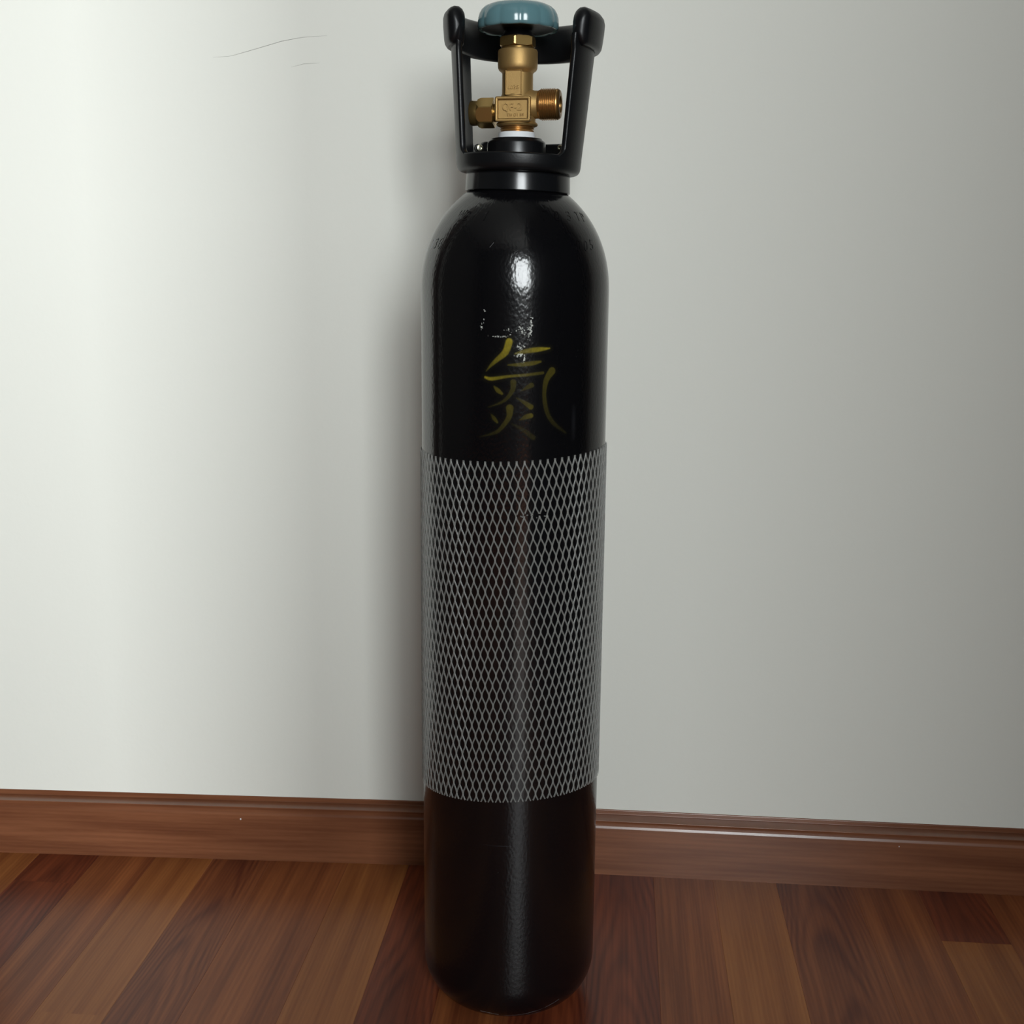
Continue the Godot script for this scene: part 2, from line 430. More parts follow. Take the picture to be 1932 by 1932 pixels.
func build_room() -> void:
	# back wall, with its slight bend, carrying the scratch in the paint
	var st := begin()
	var xs := [X0 - 0.15, -1.55]
	var seq: Array = []
	var x := -0.62
	seq.append(x)
	while x < 0.3:
		x += 0.02
		seq.append(x)
	seq.append(X1 + 0.15)
	for i in seq.size() - 1:
		var a: float = seq[i]
		var b: float = seq[i + 1]
		var za := wall_z(a, WALL_Z)
		var zb := wall_z(b, WALL_Z)
		var na := Vector3(-(wall_z(a + 0.005, 0) - wall_z(a - 0.005, 0)) / 0.01, 0, 1).normalized()
		var nb := Vector3(-(wall_z(b + 0.005, 0) - wall_z(b - 0.005, 0)) / 0.01, 0, 1).normalized()
		tri(st, Vector3(a, 0, za), Vector3(b, 0, zb), Vector3(b, H, zb), na, nb, nb)
		tri(st, Vector3(a, 0, za), Vector3(b, H, zb), Vector3(a, H, za), na, nb, na)
	# its back, ends, and the stretch beyond the door
	add_box(st, Vector3(-0.62, 0, -0.42), Vector3(X1 + 0.15, H, WALL_Z - 0.004))
	add_box(st, Vector3(X0 - 0.15, 0, -0.42), Vector3(-1.55, H, WALL_Z + 0.02))
	add_box(st, Vector3(-1.55, 2.05, -0.42), Vector3(-0.62, H, WALL_Z + 0.02))
	var wall := struct("wall_back", st, M.wall, "plain off-white painted wall behind the gas cylinder")
	# fine curved scratch near the top left: a hair-thin groove line
	for line in [[[-0.3145, 0.8345], [-0.2975, 0.8355], [-0.2715, 0.8425], [-0.2465, 0.8495], [-0.2265, 0.8530], [-0.2025, 0.8545]], [[-0.2385, 0.8255], [-0.2265, 0.8285], [-0.2105, 0.8295]]]:
		var sc := begin()
		var pts := Curve3D.new()
		for q in line:
			pts.add_point(Vector3(q[0], q[1], wall_z(q[0], WALL_Z)))
		for k in range(1, pts.point_count - 1):
			var tg: Vector3 = (pts.get_point_position(k + 1) - pts.get_point_position(k - 1)) / 6.0
			pts.set_point_in(k, -tg)
			pts.set_point_out(k, tg)
		var rings: Array = []
		var nn := 30
		for k in nn + 1:
			var p := pts.sample_baked(pts.get_baked_length() * k / nn)
			var rr := 0.00006 + 0.00022 * sin(PI * k / nn) * (1.0 if line.size() > 3 else 0.45)
			var ring := PackedVector3Array()
			for j in 6:
				ring.append(p + Vector3(0, cos(TAU * j / 6) * rr, sin(TAU * j / 6) * rr * 0.6))
			rings.append(ring)
		skin(sc, rings)
		obj("scratch", sc, M.scratch, wall)
	# the other walls and the ceiling
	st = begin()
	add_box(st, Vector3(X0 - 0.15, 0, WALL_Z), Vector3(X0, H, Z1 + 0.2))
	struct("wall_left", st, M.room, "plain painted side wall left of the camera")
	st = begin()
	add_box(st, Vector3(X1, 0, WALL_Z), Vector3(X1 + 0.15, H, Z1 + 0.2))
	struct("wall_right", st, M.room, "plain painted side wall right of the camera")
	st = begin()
	add_box(st, Vector3(0.56, 0, 1.3), Vector3(X1, H, 1.42))  # out of view, blocks window light from the right of the back wall
	struct("unseen_partition", st, M.room, "unseen short partition wall placed to shade the right of the back wall")
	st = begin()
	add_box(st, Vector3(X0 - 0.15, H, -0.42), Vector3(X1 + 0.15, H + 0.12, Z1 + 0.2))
	struct("ceiling", st, M.ceiling, "plain grey ceiling out of view over the room")
	st = begin()
	var at := X0
	for e in OPENINGS:
		add_box(st, Vector3(at, 0, Z1), Vector3(e[0], H, Z1 + 0.2))
		at = e[1]
	add_box(st, Vector3(at, 0, Z1), Vector3(X1, H, Z1 + 0.2))
	for e in OPENINGS:
		add_box(st, Vector3(e[0], 0, Z1), Vector3(e[1], e[2], Z1 + 0.2))
		add_box(st, Vector3(e[0], e[3], Z1), Vector3(e[1], H, Z1 + 0.2))
	struct("wall_front", st, M.room, "painted wall with two windows, behind the camera")
	# windows, unseen, placed to light the back wall: frame, mullion, panes
	var count := 0
	for e in OPENINGS:
		count += 1
		var f0 := Z1 + 0.06
		var f1 := Z1 + 0.12
		st = begin()
		add_box(st, Vector3(e[0], e[2], f0), Vector3(e[0] + 0.04, e[3], f1))
		add_box(st, Vector3(e[1] - 0.04, e[2], f0), Vector3(e[1], e[3], f1))
		add_box(st, Vector3(e[0] + 0.04, e[2], f0), Vector3(e[1] - 0.04, e[2] + 0.04, f1))
		add_box(st, Vector3(e[0] + 0.04, e[3] - 0.04, f0), Vector3(e[1] - 0.04, e[3], f1))
		var win := struct("window_%d" % count, st, M.frame, ["unseen white framed window of two panes behind the camera", "unseen narrow window behind the camera, placed to light the left of the back wall"][count - 1])
		if count == 1:
			st = begin()
			add_box(st, Vector3(0.56, e[2] + 0.04, f0 - 0.005), Vector3(0.60, e[3] - 0.04, f1 + 0.005))
			obj("mullion", st, M.frame, win)
	for i in PANES.size():
		st = begin()
		var o: Array = OPENINGS[0 if i < 2 else 1]
		add_box(st, Vector3(PANES[i][0], o[2] + 0.04, Z1 + 0.088), Vector3(PANES[i][1], o[3] - 0.04, Z1 + 0.092))
		obj("pane", st, M.glass, get_node("window_1" if i < 2 else "window_2"))
	# dark wooden door out of view on the left, placed to darken the body reflection
	st = begin()
	add_box(st, Vector3(-0.70, 0, -0.40), Vector3(-0.615, 2.05, WALL_Z + 0.036))
	add_box(st, Vector3(-1.55, 0, -0.40), Vector3(-1.46, 2.05, WALL_Z + 0.036))
	add_box(st, Vector3(-1.46, 1.97, -0.40), Vector3(-0.70, 2.05, WALL_Z + 0.036))
	var dr := struct("door_1", st, M.door, "unseen dark brown door in the back wall, placed to darken the body reflection")
	st = begin()
	rbox(st, Vector3(-1.08, 0.988, WALL_Z - 0.02), Vector3(0.752, 1.956, 0.04), 0.003, 0.003)
	for pz in [[0.15, 0.85], [1.0, 1.85]]:
		for px in [[-1.40, -1.12], [-1.04, -0.76]]:
			rbox(st, Vector3((px[0] + px[1]) / 2, (pz[0] + pz[1]) / 2, WALL_Z + 0.001), Vector3(px[1] - px[0], pz[1] - pz[0], 0.012), 0.01, 0.005)
	obj("door_leaf", st, M.door, dr)
	st = begin()
	lathe(st, PackedVector2Array([Vector2(0, 0), Vector2(0.026, 0), Vector2(0.026, 0.006), Vector2(0.011, 0.009), Vector2(0.011, 0.035), Vector2(0.024, 0.042), Vector2(0.027, 0.055), Vector2(0.02, 0.066), Vector2(0, 0.069)]), 24, Transform3D(Basis(Vector3.RIGHT, PI / 2), Vector3(-0.745, 0.95, WALL_Z)))
	obj("door_handle", st, M.steel, dr)

func build_unseen_table() -> void:
	# stands unseen behind the camera, placed to shade the foot of the wall
	var t := Node3D.new()
	t.name = "unseen_side_table"
	t.position = Vector3(0.12, 0, 1.42)
	t.set_meta("label", "unseen narrow dark side table behind the camera, placed to shade the foot of the wall")
	t.set_meta("category", "table")
	add_child(t)
	var st := begin()
	rbox(st, Vector3(0, 0.70, 0), Vector3(0.17, 0.05, 0.34), 0.03, 0.008)
	obj("tabletop", st, M.door, t)
	st = begin()
	for q in [[Vector3(0, 0.36, 0.125), Vector3(0.11, 0.62, 0.02)], [Vector3(0, 0.36, -0.125), Vector3(0.11, 0.62, 0.02)], [Vector3(0.055, 0.36, 0), Vector3(0.02, 0.62, 0.26)], [Vector3(-0.055, 0.36, 0), Vector3(0.02, 0.62, 0.26)]]:
		rbox(st, q[0], q[1], 0.004, 0.003)
	obj("apron", st, M.door, t)
	for sx in [-1.0, 1.0]:
		for sz in [-1.0, 1.0]:
			st = begin()
			rbox(st, Vector3(sx * 0.06, 0.34, sz * 0.135), Vector3(0.04, 0.68, 0.04), 0.006, 0.003)
			obj("leg", st, M.door, t)

const SEAMS := [-1.063, -0.997, -0.931, -0.865, -0.799, -0.733, -0.667, -0.601, -0.535, -0.468, -0.405, -0.342, -0.278, -0.193, -0.127, -0.061, 0.005, 0.071, 0.137, 0.200, 0.266, 0.346, 0.413, 0.479, 0.545, 0.611, 0.677, 0.743, 0.809, 0.875, 0.941, 1.007]

func build_floor() -> void:
	var st := begin()
	add_box(st, Vector3(X0 - 0.15, -0.2, -0.42), Vector3(X1 + 0.15, -0.009, Z1 + 0.2), 1.0)
	add_box(st, Vector3(X0, -0.009, -0.30), Vector3(-1.063, 0, Z1 + 0.1), 1.0)
	add_box(st, Vector3(1.007, -0.009, -0.30), Vector3(X1, 0, Z1 + 0.1), 1.0)
	var fl := struct("floor", st, M.planks[1], "glossy reddish-brown laminate floor under the gas cylinder")
	# strips in view from the left: tone per strip
	var tones := {-0.601: 0, -0.535: 2, -0.468: 1, -0.405: 0, -0.342: 3, -0.278: 1, -0.193: 0, -0.127: 2, -0.061: 1, 0.005: 2, 0.071: 2, 0.137: 1, 0.200: 0, 0.266: 3, 0.346: 1, 0.413: 2, 0.479: 1}
	rng.seed = 77
	for i in SEAMS.size() - 1:
		var a: float = SEAMS[i]
		var b: float = SEAMS[i + 1]
		var joints := [-0.30]
		var z := -0.30 + rng.randf_range(0.55, 1.15)
		if a == 0.413:
			z = -0.110
		while z < Z1 - 0.1:
			joints.append(z)
			z += 1.2
		joints.append(Z1 + 0.1)
		for k in joints.size() - 1:
			var tone: int = tones.get(a, rng.randi() % 4)
			if k > 0:
				tone = rng.randi() % 4
			if a == 0.413 and k == 1:
				tone = 0
			var s := begin()
			var z0: float = joints[k]
			var z1: float = joints[k + 1]
			var e := 0.00015
			var v0 := rng.randf()
			if tone == 3:
				v0 = [0.33, 0.42][i % 2]
			var uv := func(px: float, pz: float) -> Vector2: return Vector2((px - a) / (b - a), v0 + (pz - z0) / 1.25)
			var q := [Vector3(a + e, 0, z0 + e), Vector3(b - e, 0, z0 + e), Vector3(b - e, 0, z1 - e), Vector3(a + e, 0, z1 - e)]
			var w := [Vector3(a, -e, z0), Vector3(b, -e, z0), Vector3(b, -e, z1), Vector3(a, -e, z1)]
			flat_quad(s, q[0], q[1], q[2], q[3], Vector3.UP, uv.call(q[0].x, q[0].z), uv.call(q[1].x, q[1].z), uv.call(q[2].x, q[2].z), uv.call(q[3].x, q[3].z))
			for j in 4:
				var n: Vector3 = [Vector3(0, 1, -1), Vector3(1, 1, 0), Vector3(0, 1, 1), Vector3(-1, 1, 0)][j].normalized()
				var j1 := (j + 1) % 4
				flat_quad(s, q[j], q[j1], w[j1], w[j], n, uv.call(q[j].x, q[j].z), uv.call(q[j1].x, q[j1].z), uv.call(w[j1].x, w[j1].z), uv.call(w[j].x, w[j].z))
				var side := Vector3(n.x, 0, n.z).normalized()
				flat_quad(s, w[j], w[j1], w[j1] + Vector3(0, -0.0085, 0), w[j] + Vector3(0, -0.0085, 0), side, uv.call(q[j].x, q[j].z), uv.call(q[j1].x, q[j1].z), uv.call(w[j1].x, w[j1].z), uv.call(w[j].x, w[j].z))
			obj("plank", s, M.planks[tone], fl)

func build_skirting() -> void:
	# (height, distance in front of the wall); bottom to top
	var prof := [Vector2(0.00000, 0.0176), Vector2(0.05240, 0.0176), Vector2(0.05360, 0.0173), Vector2(0.05450, 0.0165), Vector2(0.05620, 0.0161), Vector2(0.05880, 0.0161), Vector2(0.06020, 0.0165), Vector2(0.06100, 0.0169), Vector2(0.06150, 0.0168), Vector2(0.06165, 0.0162), Vector2(0.06180, 0.0012), Vector2(0.06230, 0.0009), Vector2(0.06600, 0.0009), Vector2(0.06680, 0.0004), Vector2(0.06700, 0.0000), Vector2(0.06700, -0.0100)]
	var st := begin()
	var xs: Array = []
	var x := -0.615
	while x < 0.31:
		xs.append(x)
		x += 0.025
	xs.append(0.8)
	xs.append(X1)
	for i in xs.size() - 1:
		var a: float = xs[i]
		var b: float = xs[i + 1]
		for k in prof.size() - 1:
			var d: Vector2 = prof[k + 1] - prof[k]
			var n := Vector3(0, -d.y, d.x).normalized()
			var nlo := n
			var nhi := n
			if k > 0 and k < 14:
				var e: Vector2 = prof[k] - prof[k - 1]
				nlo = (n + Vector3(0, -e.y, e.x).normalized()).normalized()
			if k < prof.size() - 2 and k < 13:
				var e: Vector2 = prof[k + 2] - prof[k + 1]
				nhi = (n + Vector3(0, -e.y, e.x).normalized()).normalized()
			if k == 0:
				nlo = n
			if absf(d.x) > 0.005 or k == 9 or k == 11:
				nlo = n
				nhi = n
			var p := [Vector3(a, prof[k].x, wall_z(a, WALL_Z) + prof[k].y), Vector3(b, prof[k].x, wall_z(b, WALL_Z) + prof[k].y), Vector3(b, prof[k + 1].x, wall_z(b, WALL_Z) + prof[k + 1].y), Vector3(a, prof[k + 1].x, wall_z(a, WALL_Z) + prof[k + 1].y)]
			var u := [Vector2(prof[k].x / 0.08, a / 0.9), Vector2(prof[k].x / 0.08, b / 0.9), Vector2(prof[k + 1].x / 0.08, b / 0.9), Vector2(prof[k + 1].x / 0.08, a / 0.9)]
			tri(st, p[0], p[1], p[2], nlo, nlo, nhi, u[0], u[1], u[2])
			tri(st, p[0], p[2], p[3], nlo, nhi, nhi, u[0], u[2], u[3])
	var o := struct("baseboard_back", st, M.skirting, "brown wood-grain skirting board with a moulded top along the wall")
	for q in [[-0.5775, 0.0452, 0.0011], [-0.310, 0.0478, 0.0009], [0.3905, 0.0485, 0.0006]]:
		var s := begin()
		var r: float = q[2]
		lathe(s, PackedVector2Array([Vector2(r, -0.0002), Vector2(r * 0.9, 0.0002), Vector2(r * 0.5, 0.0004), Vector2(0, 0.0005)]), 8, Transform3D(Basis(Vector3.RIGHT, PI / 2).scaled(Vector3(1, 1.3, 1)), Vector3(q[0], q[1], wall_z(q[0], BOARD_Z))))
		obj("paint_fleck", s, M.tape, o)

# ------------------------------------------------------------------ the cylinder
func body_radius(h: float) -> float:
	var t := clampf((h - 0.618) / (0.7105 - 0.618), 0.0, 1.0)
	return 0.076 * pow(maxf(1.0 - pow(t, 2.15), 0.0), 1.0 / 1.85)

func build_body(root: Node3D) -> void:
	var prof := PackedVector2Array([Vector2(0, 0.012), Vector2(0.02, 0.0105), Vector2(0.034, 0.006), Vector2(0.041, 0.0012), Vector2(0.0455, 0)])
	for k in range(1, 13):
		var a := PI / 2 * k / 12.0
		prof.append(Vector2(0.0455 + (R_BODY - 0.0455) * sin(a), 0.037 * (1.0 - cos(a))))
	for k in range(1, 30):
		prof.append(Vector2(R_BODY, lerpf(0.037, 0.618, k / 29.0)))
	var h := 0.618
	while h < 0.7045:
		h += 0.0028
		var r := body_radius(h)
		if r < 0.0255:
			break
		prof.append(Vector2(r, h))
	prof.append(Vector2(0.0245, 0.7085))
	prof.append(Vector2(0.0235, 0.712))
	prof.append(Vector2(0.0235, 0.716))
	prof.append(Vector2(0, 0.716))
	var st := begin()
	lathe(st, prof, 160, Transform3D.IDENTITY, 50.0, 1.0 / BODY_H)
	st.generate_tangents()
	obj("body", st, M.paint, root).set_meta("label", "glossy black steel body with a yellow painted character")
	# stamped marks on the shoulder
	st = begin()
	for mk in [["W", -41.0, 0.6775], ["2", -34.5, 0.6765], ["1", -18.0, 0.6765], ["7", 27.0, 0.677], ["0", 37.0, 0.677], ["3", 49.0, 0.6775], ["T", 60.0, 0.6775], ["P", 68.0, 0.677],
			["1", -64.0, 0.656], ["3", -58.0, 0.656], ["6", -52.0, 0.656], ["7", -43.0, 0.656], ["4", -9.5, 0.654], ["S", 5.5, 0.654], ["4", 13.5, 0.654], ["1", 22.0, 0.654], ["0", 48.0, 0.655], ["0", 55.5, 0.655], ["5", 62.5, 0.656]]:
		letter(st, mk[0], mk[1], mk[2])
	obj("stamped_marking", st, M.stamp, root)

func letter(st: SurfaceTool, ch: String, deg: float, h0: float) -> void:
	var tm := text_mesh(ch, 0.0085)
	var arr := tm.surface_get_arrays(0)
	var vs: PackedVector3Array = arr[Mesh.ARRAY_VERTEX]
	var ns: PackedVector3Array = arr[Mesh.ARRAY_NORMAL]
	var ix: PackedInt32Array = arr[Mesh.ARRAY_INDEX]
	var pos := PackedVector3Array()
	var nor := PackedVector3Array()
	for i in vs.size():
		var v := vs[i]
		var slant := v.x * 0.8 + v.y * 0.22
		var slope := (body_radius(h0 + 0.001) - body_radius(h0 - 0.001)) / 0.002
		var h := h0 + v.y / sqrt(1.0 + slope * slope)
		var r := body_radius(h)
		var a := deg_to_rad(deg) + slant / maxf(body_radius(h0), 0.02)
		var n2 := Vector2(1.0, -slope).normalized()
		var out := Vector3(sin(a) * n2.x, n2.y, cos(a) * n2.x)
		pos.append(Vector3(sin(a) * r, h, cos(a) * r) + out * (0.00012 + v.z))
		var side := Vector3(cos(a), 0, -sin(a))
		var up := side.cross(out) * -1.0
		nor.append((side * ns[i].x + up * ns[i].y + out * ns[i].z).normalized())
	for k in range(0, ix.size(), 3):
		tri(st, pos[ix[k]], pos[ix[k + 1]], pos[ix[k + 2]], nor[ix[k]], nor[ix[k + 1]], nor[ix[k + 2]])

func text_mesh(s: String, height: float, depth := 0.0003) -> TextMesh:
	var tm := TextMesh.new()
	var f := SystemFont.new()
	f.font_names = PackedStringArray(["Droid Sans"])
	tm.font = f
	tm.text = s
	tm.font_size = int(round(height / 0.00015 / 0.72))
	tm.pixel_size = 0.00015
	tm.depth = depth
	tm.curve_step = 2.0
	return tm

func raised_text(st: SurfaceTool, s: String, height: float, xf: Transform3D, stretch := 1.0) -> void:
	var tm := text_mesh(s, height, 0.0005)
	var x := xf
	x.basis = x.basis.scaled_local(Vector3(stretch, 1, 1))
	st.append_from(tm, 0, x)

func build_sleeve(root: Node3D) -> void:
	# diamond netting: each node sends one strand down left and one down right
	var st := begin()
	var n := 78
	var rows := 33
	var top := func(a: float) -> float: return 0.4905 + 0.0030 * sin(a) - 0.001 * cos(2 * a) + 0.001
	var bot := func(a: float) -> float:
		return 0.1995 + 0.0075 * cos(a) + 0.0045 * sin(a)
	var half := rows
	var skew := func(t: float) -> float: return 0.11 * (t - 0.45 * t * t / half)
	rng.seed = 5
	var jit := {}
	var spot := func(i: int, k: float) -> Array:
		# where row i crosses strand position k: angle (rad) and height
		var key := Vector2i(i, int(floor(k * 2 + 0.5)))
		var kk: float = k + skew.call(float(i))
		var a: float = TAU * (kk + 0.45) / n
		var t := float(i) / half
		var h0: float = top.call(a)
		var h1: float = bot.call(a)
		return [a, lerpf(h0, h1, t)]
	var section := func(a: float, h: float, dir: Vector2, w: float, r: float) -> Array:
		var d := dir.normalized()
		var s := Vector2(-d.y, d.x)
		var rad := Vector3(sin(a), 0, cos(a))
		var tan_ := Vector3(cos(a), 0, -sin(a))
		var c := rad * r + Vector3(0, h, 0)
		var side := tan_ * s.x + Vector3(0, s.y, 0)
		return [c + side * w - rad * 0.0005, c + side * w * 0.62 + rad * 0.00025, c - side * w * 0.62 + rad * 0.00025, c - side * w - rad * 0.0005, rad, side]
	var strand := func(secs: Array) -> void:
		# flat outer face between two bevels
		for q in secs.size() - 1:
			var A: Array = secs[q]
			var B: Array = secs[q + 1]
			var ra: Vector3 = A[4]
			var rb: Vector3 = B[4]
			tri(st, A[1], A[2], B[2], ra, ra, rb)
			tri(st, A[1], B[2], B[1], ra, rb, rb)
			for e in [[0, 1, 1.0], [3, 2, -1.0]]:
				var na: Vector3 = (ra * 0.9 + A[5] * e[2] * 0.8).normalized()
				var nb: Vector3 = (rb * 0.9 + B[5] * e[2] * 0.8).normalized()
				tri(st, A[e[0]], A[e[1]], B[e[1]], na, na, nb)
				tri(st, A[e[0]], B[e[1]], B[e[0]], na, nb, nb)
		for q in [0, secs.size() - 1]:
			var A: Array = secs[q]
			var en: Vector3 = Vector3(A[5]).cross(A[4]) * (1.0 if q == 0 else -1.0)
			flat_quad(st, A[0], A[1], A[2], A[3], en)
	for i in half:
		for k in n:
			for s in [-0.5, 0.5]:
				var k0 := float(k) + (0.5 if i % 2 == 1 else 0.0)
				var A: Array = spot.call(i, k0)
				var B: Array = spot.call(i + 1, k0 + s)
				var a0: float = A[0]
				var a1: float = B[0]
				# a torn place right of centre near the top
				var ad := rad_to_deg(a0)
				var rings: Array = []
				var reach := 1.0 if i < half - 1 else 0.62
				if i == 4 and ad > 8.0 and ad < 27.0:
					reach = rng.randf_range(0.62, 0.86)
				for q in 6:
					var t := q / 5.0 * reach
					var e := lerpf(t, t * t * (3 - 2 * t), 0.75)
					var a := lerpf(a0, a1, e)
					var h: float = lerpf(A[1], B[1], t)
					var slope := lerpf(1.0, 6.0 * t * (1.0 - t), 0.75)
					var dir := Vector2((a1 - a0) * 0.0772 * slope, B[1] - A[1])
					rings.append(section.call(a, h, dir, 0.00060, 0.07705 + 0.00012 * s))
				strand.call(rings)
	# frayed ends at the torn place
	for k in 9:
		var a := deg_to_rad(lerpf(9.0, 25.0, k / 8.0) + rng.randf_range(-0.8, 0.8))
		var A: Array = spot.call(5, 0.0)
		var h: float = A[1] + rng.randf_range(-0.0005, 0.0022)
		var dir := Vector2(rng.randf_range(-1.0, 1.0), rng.randf_range(-0.5, 0.3))
		var fray: Array = []
		for q in 3:
			fray.append(section.call(a + dir.x * q * 0.013, h + dir.y * q * 0.0013, dir + Vector2(0.01, 0), 0.00045, 0.0772))
		strand.call(fray)
	# loops standing at the upper rim
	for k in n:
		var A: Array = spot.call(0, float(k))
		var rings: Array = []
		for q in 3:
			rings.append(section.call(A[0], A[1] - 0.002 + 0.0016 * q, Vector2(0, -1), 0.00085, 0.0771))
		strand.call(rings)
	obj("mesh_sleeve", st, M.mesh, root).set_meta("label", "grey plastic diamond-mesh protective sleeve")

func build_guard(root: Node3D) -> void:
	var yaw := -7.5
	# the whole guard leans a little to the right
	var xf := Transform3D(Basis(Vector3(0.084, 0, 1).normalized(), deg_to_rad(-1.65)), Vector3(0.0014, 0, 0))
	xf.origin = Vector3(0.0014, 0.70, 0) - xf.basis * Vector3(0, 0.70, 0)
	var shell := func(h: float) -> float: return 0.0494 + 0.08 * (h - 0.72)
	var st := begin()
	# bowl: closed section carried round; its lip is higher at the back
	var rings: Array = []
	for k in 120:
		var az := 360.0 * k / 120
		var back := smoothstep(112.0, 132.0, absf(wrapf(az, -180.0, 180.0)))
		var lip := lerpf(0.7240, 0.7385, back)
		var ro: float = shell.call(lip)
		var ring := PackedVector3Array()
		for q in [[0.0232, 0.7110], [0.0420, 0.7106], [0.0455, 0.7110], [0.0474, 0.7120], [0.0486, 0.7138], [0.0492, 0.7165], [ro - 0.0001, lip - 0.002], [ro - 0.0004, lip - 0.0008], [ro - 0.0012, lip - 0.0001], [ro - 0.0040, lip - 0.0001], [ro - 0.0048, lip - 0.0008], [ro - 0.0050, lip - 0.002], [0.0444, 0.7185], [0.0425, 0.7170], [0.0400, 0.7166], [0.0232, 0.7166]]:
			ring.append(xf * polar(az + yaw, q[0], q[1]))
		rings.append(ring)
	skin(st, rings, true)
	# two posts
	for post in [[-90.7 - yaw, 30.3], [84.0 - yaw, 35.0]]:
		var ctr: float = post[0] + yaw
		rings = []
		for k in 34:
			var t := k / 33.0
			var h := lerpf(0.717, 0.812, t)
			var ro: float = shell.call(h)
			var w := deg_to_rad(post[1])
			var rb := 0.0062
			var d := h - 0.7238
			if d < rb:
				w += (rb - sqrt(maxf(rb * rb - pow(rb - maxf(d, 0.0), 2), 0.0))) / ro
			d = 0.8035 - h
			rb = 0.0012
			if d < rb:
				w += (rb - sqrt(maxf(rb * rb - pow(rb - maxf(d, 0.0), 2), 0.0))) / ro
			var ring := PackedVector3Array()
			var th := 0.0052
			var c := 0.0021
			var ca := c / ro
			for j in 13:
				ring.append(xf * polar(ctr + rad_to_deg(lerpf(-w + ca, w - ca, j / 12.0)), ro, h))
			for j in 3:
				var b := PI / 2 * (j + 1) / 3.0
				ring.append(xf * polar(ctr + rad_to_deg(w - ca + ca * sin(b)), ro - c * (1 - cos(b)), h))
			for j in 3:
				var b := PI / 2 * j / 3.0
				ring.append(xf * polar(ctr + rad_to_deg(w - ca + ca * cos(b)), ro - th + c * (1 - sin(b)), h))
			for j in 13:
				ring.append(xf * polar(ctr + rad_to_deg(lerpf(w - ca, -w + ca, j / 12.0)), ro - th, h))
			for j in 3:
				var b := PI / 2 * (j + 1) / 3.0
				ring.append(xf * polar(ctr - rad_to_deg(w - ca + ca * sin(b)), ro - th + c * (1 - cos(b)), h))
			for j in 3:
				var b := PI / 2 * j / 3.0
				ring.append(xf * polar(ctr - rad_to_deg(w - ca + ca * cos(b)), ro - c * (1 - sin(b)), h))
			rings.append(ring)
		skin(st, rings)
	var g := obj("valve_guard", st, M.plastic, root)
	g.set_meta("label", "black plastic valve guard with a front window")
	# grip: a thick rim that runs round the back from horn to horn
	st = begin()
	rings = []
	var sec := [Vector2(0.0500, 0.8022), Vector2(0.0492, 0.8030), Vector2(0.0488, 0.8045), Vector2(0.0484, 0.814), Vector2(0.0484, 0.822), Vector2(0.0492, 0.8265), Vector2(0.0512, 0.8296), Vector2(0.0540, 0.8312), Vector2(0.0572, 0.8312), Vector2(0.0600, 0.8298), Vector2(0.0621, 0.8272), Vector2(0.0629, 0.8240), Vector2(0.0626, 0.8180), Vector2(0.0616, 0.8090), Vector2(0.0610, 0.8062), Vector2(0.0598, 0.8044), Vector2(0.0578, 0.8036), Vector2(0.0556, 0.8040), Vector2(0.0548, 0.8030), Vector2(0.0540, 0.8022)]
	var mid := Vector2(0.0555, 0.817)
	var az0 := 56.5
	var az1 := 311.0
	var steps := 96
	var list: Array = []
	for k in 7:
		var b := PI / 2 * k / 6.0
		list.append([az0 + 7.5 * (1 - sin(b)) * 0.0 + 8.0 * (1 - cos(b)), maxf(sin(b), 0.04)])
	for k in range(1, steps):
		list.append([lerpf(az0 + 8.0, az1 - 8.0, float(k) / steps), 1.0])
	for k in 7:
		var b := PI / 2 * (6 - k) / 6.0
		list.append([az1 - 8.0 * (1 - cos(b)), maxf(sin(b), 0.04)])
	for l in list:
		var ring := PackedVector3Array()
		for q in sec:
			var p: Vector2 = mid + (q - mid) * l[1]
			ring.append(xf * polar(l[0] + yaw, p.x, p.y))
		rings.append(ring)
	skin(st, rings)
	obj("grip", st, M.plastic, g)
	# collar that the guard stands on
	st = begin()
	lathe(st, PackedVector2Array([Vector2(0.026, 0.6992), Vector2(0.0385, 0.6968), Vector2(0.0412, 0.6964), Vector2(0.0418, 0.6970), Vector2(0.0412, 0.7096), Vector2(0.0408, 0.7108), Vector2(0.026, 0.7108)]), 96, xf)
	obj("guard_collar", st, M.collar, root)
	# screw heads on the raised back of the bowl
	for s in [-1.0, 1.0]:
		st = begin()
		var at := xf * Vector3(s * 0.0325 - 0.001, 0.7326 + 0.0009 * s, -0.0190)
		var b := Transform3D(Basis(Vector3.UP, deg_to_rad(-s * 22.0)) * Basis(Vector3.RIGHT, PI / 2), at)
		lathe(st, PackedVector2Array([Vector2(0.0012, -0.011), Vector2(0.0026, -0.0104), Vector2(0.0028, -0.0004), Vector2(0.0024, 0.0004), Vector2(0.0014, 0.0007), Vector2(0.0013, -0.0004), Vector2(0, -0.0004)]), 20, b)
		obj("screw", st, M.steel, g)
		st = begin()
		lathe(st, PackedVector2Array([Vector2(0.0036, -0.016), Vector2(0.0036, -0.0040), Vector2(0.0030, -0.0034), Vector2(0.0, -0.0034)]), 20, b)
		obj("screw_boss", st, M.plastic, g)

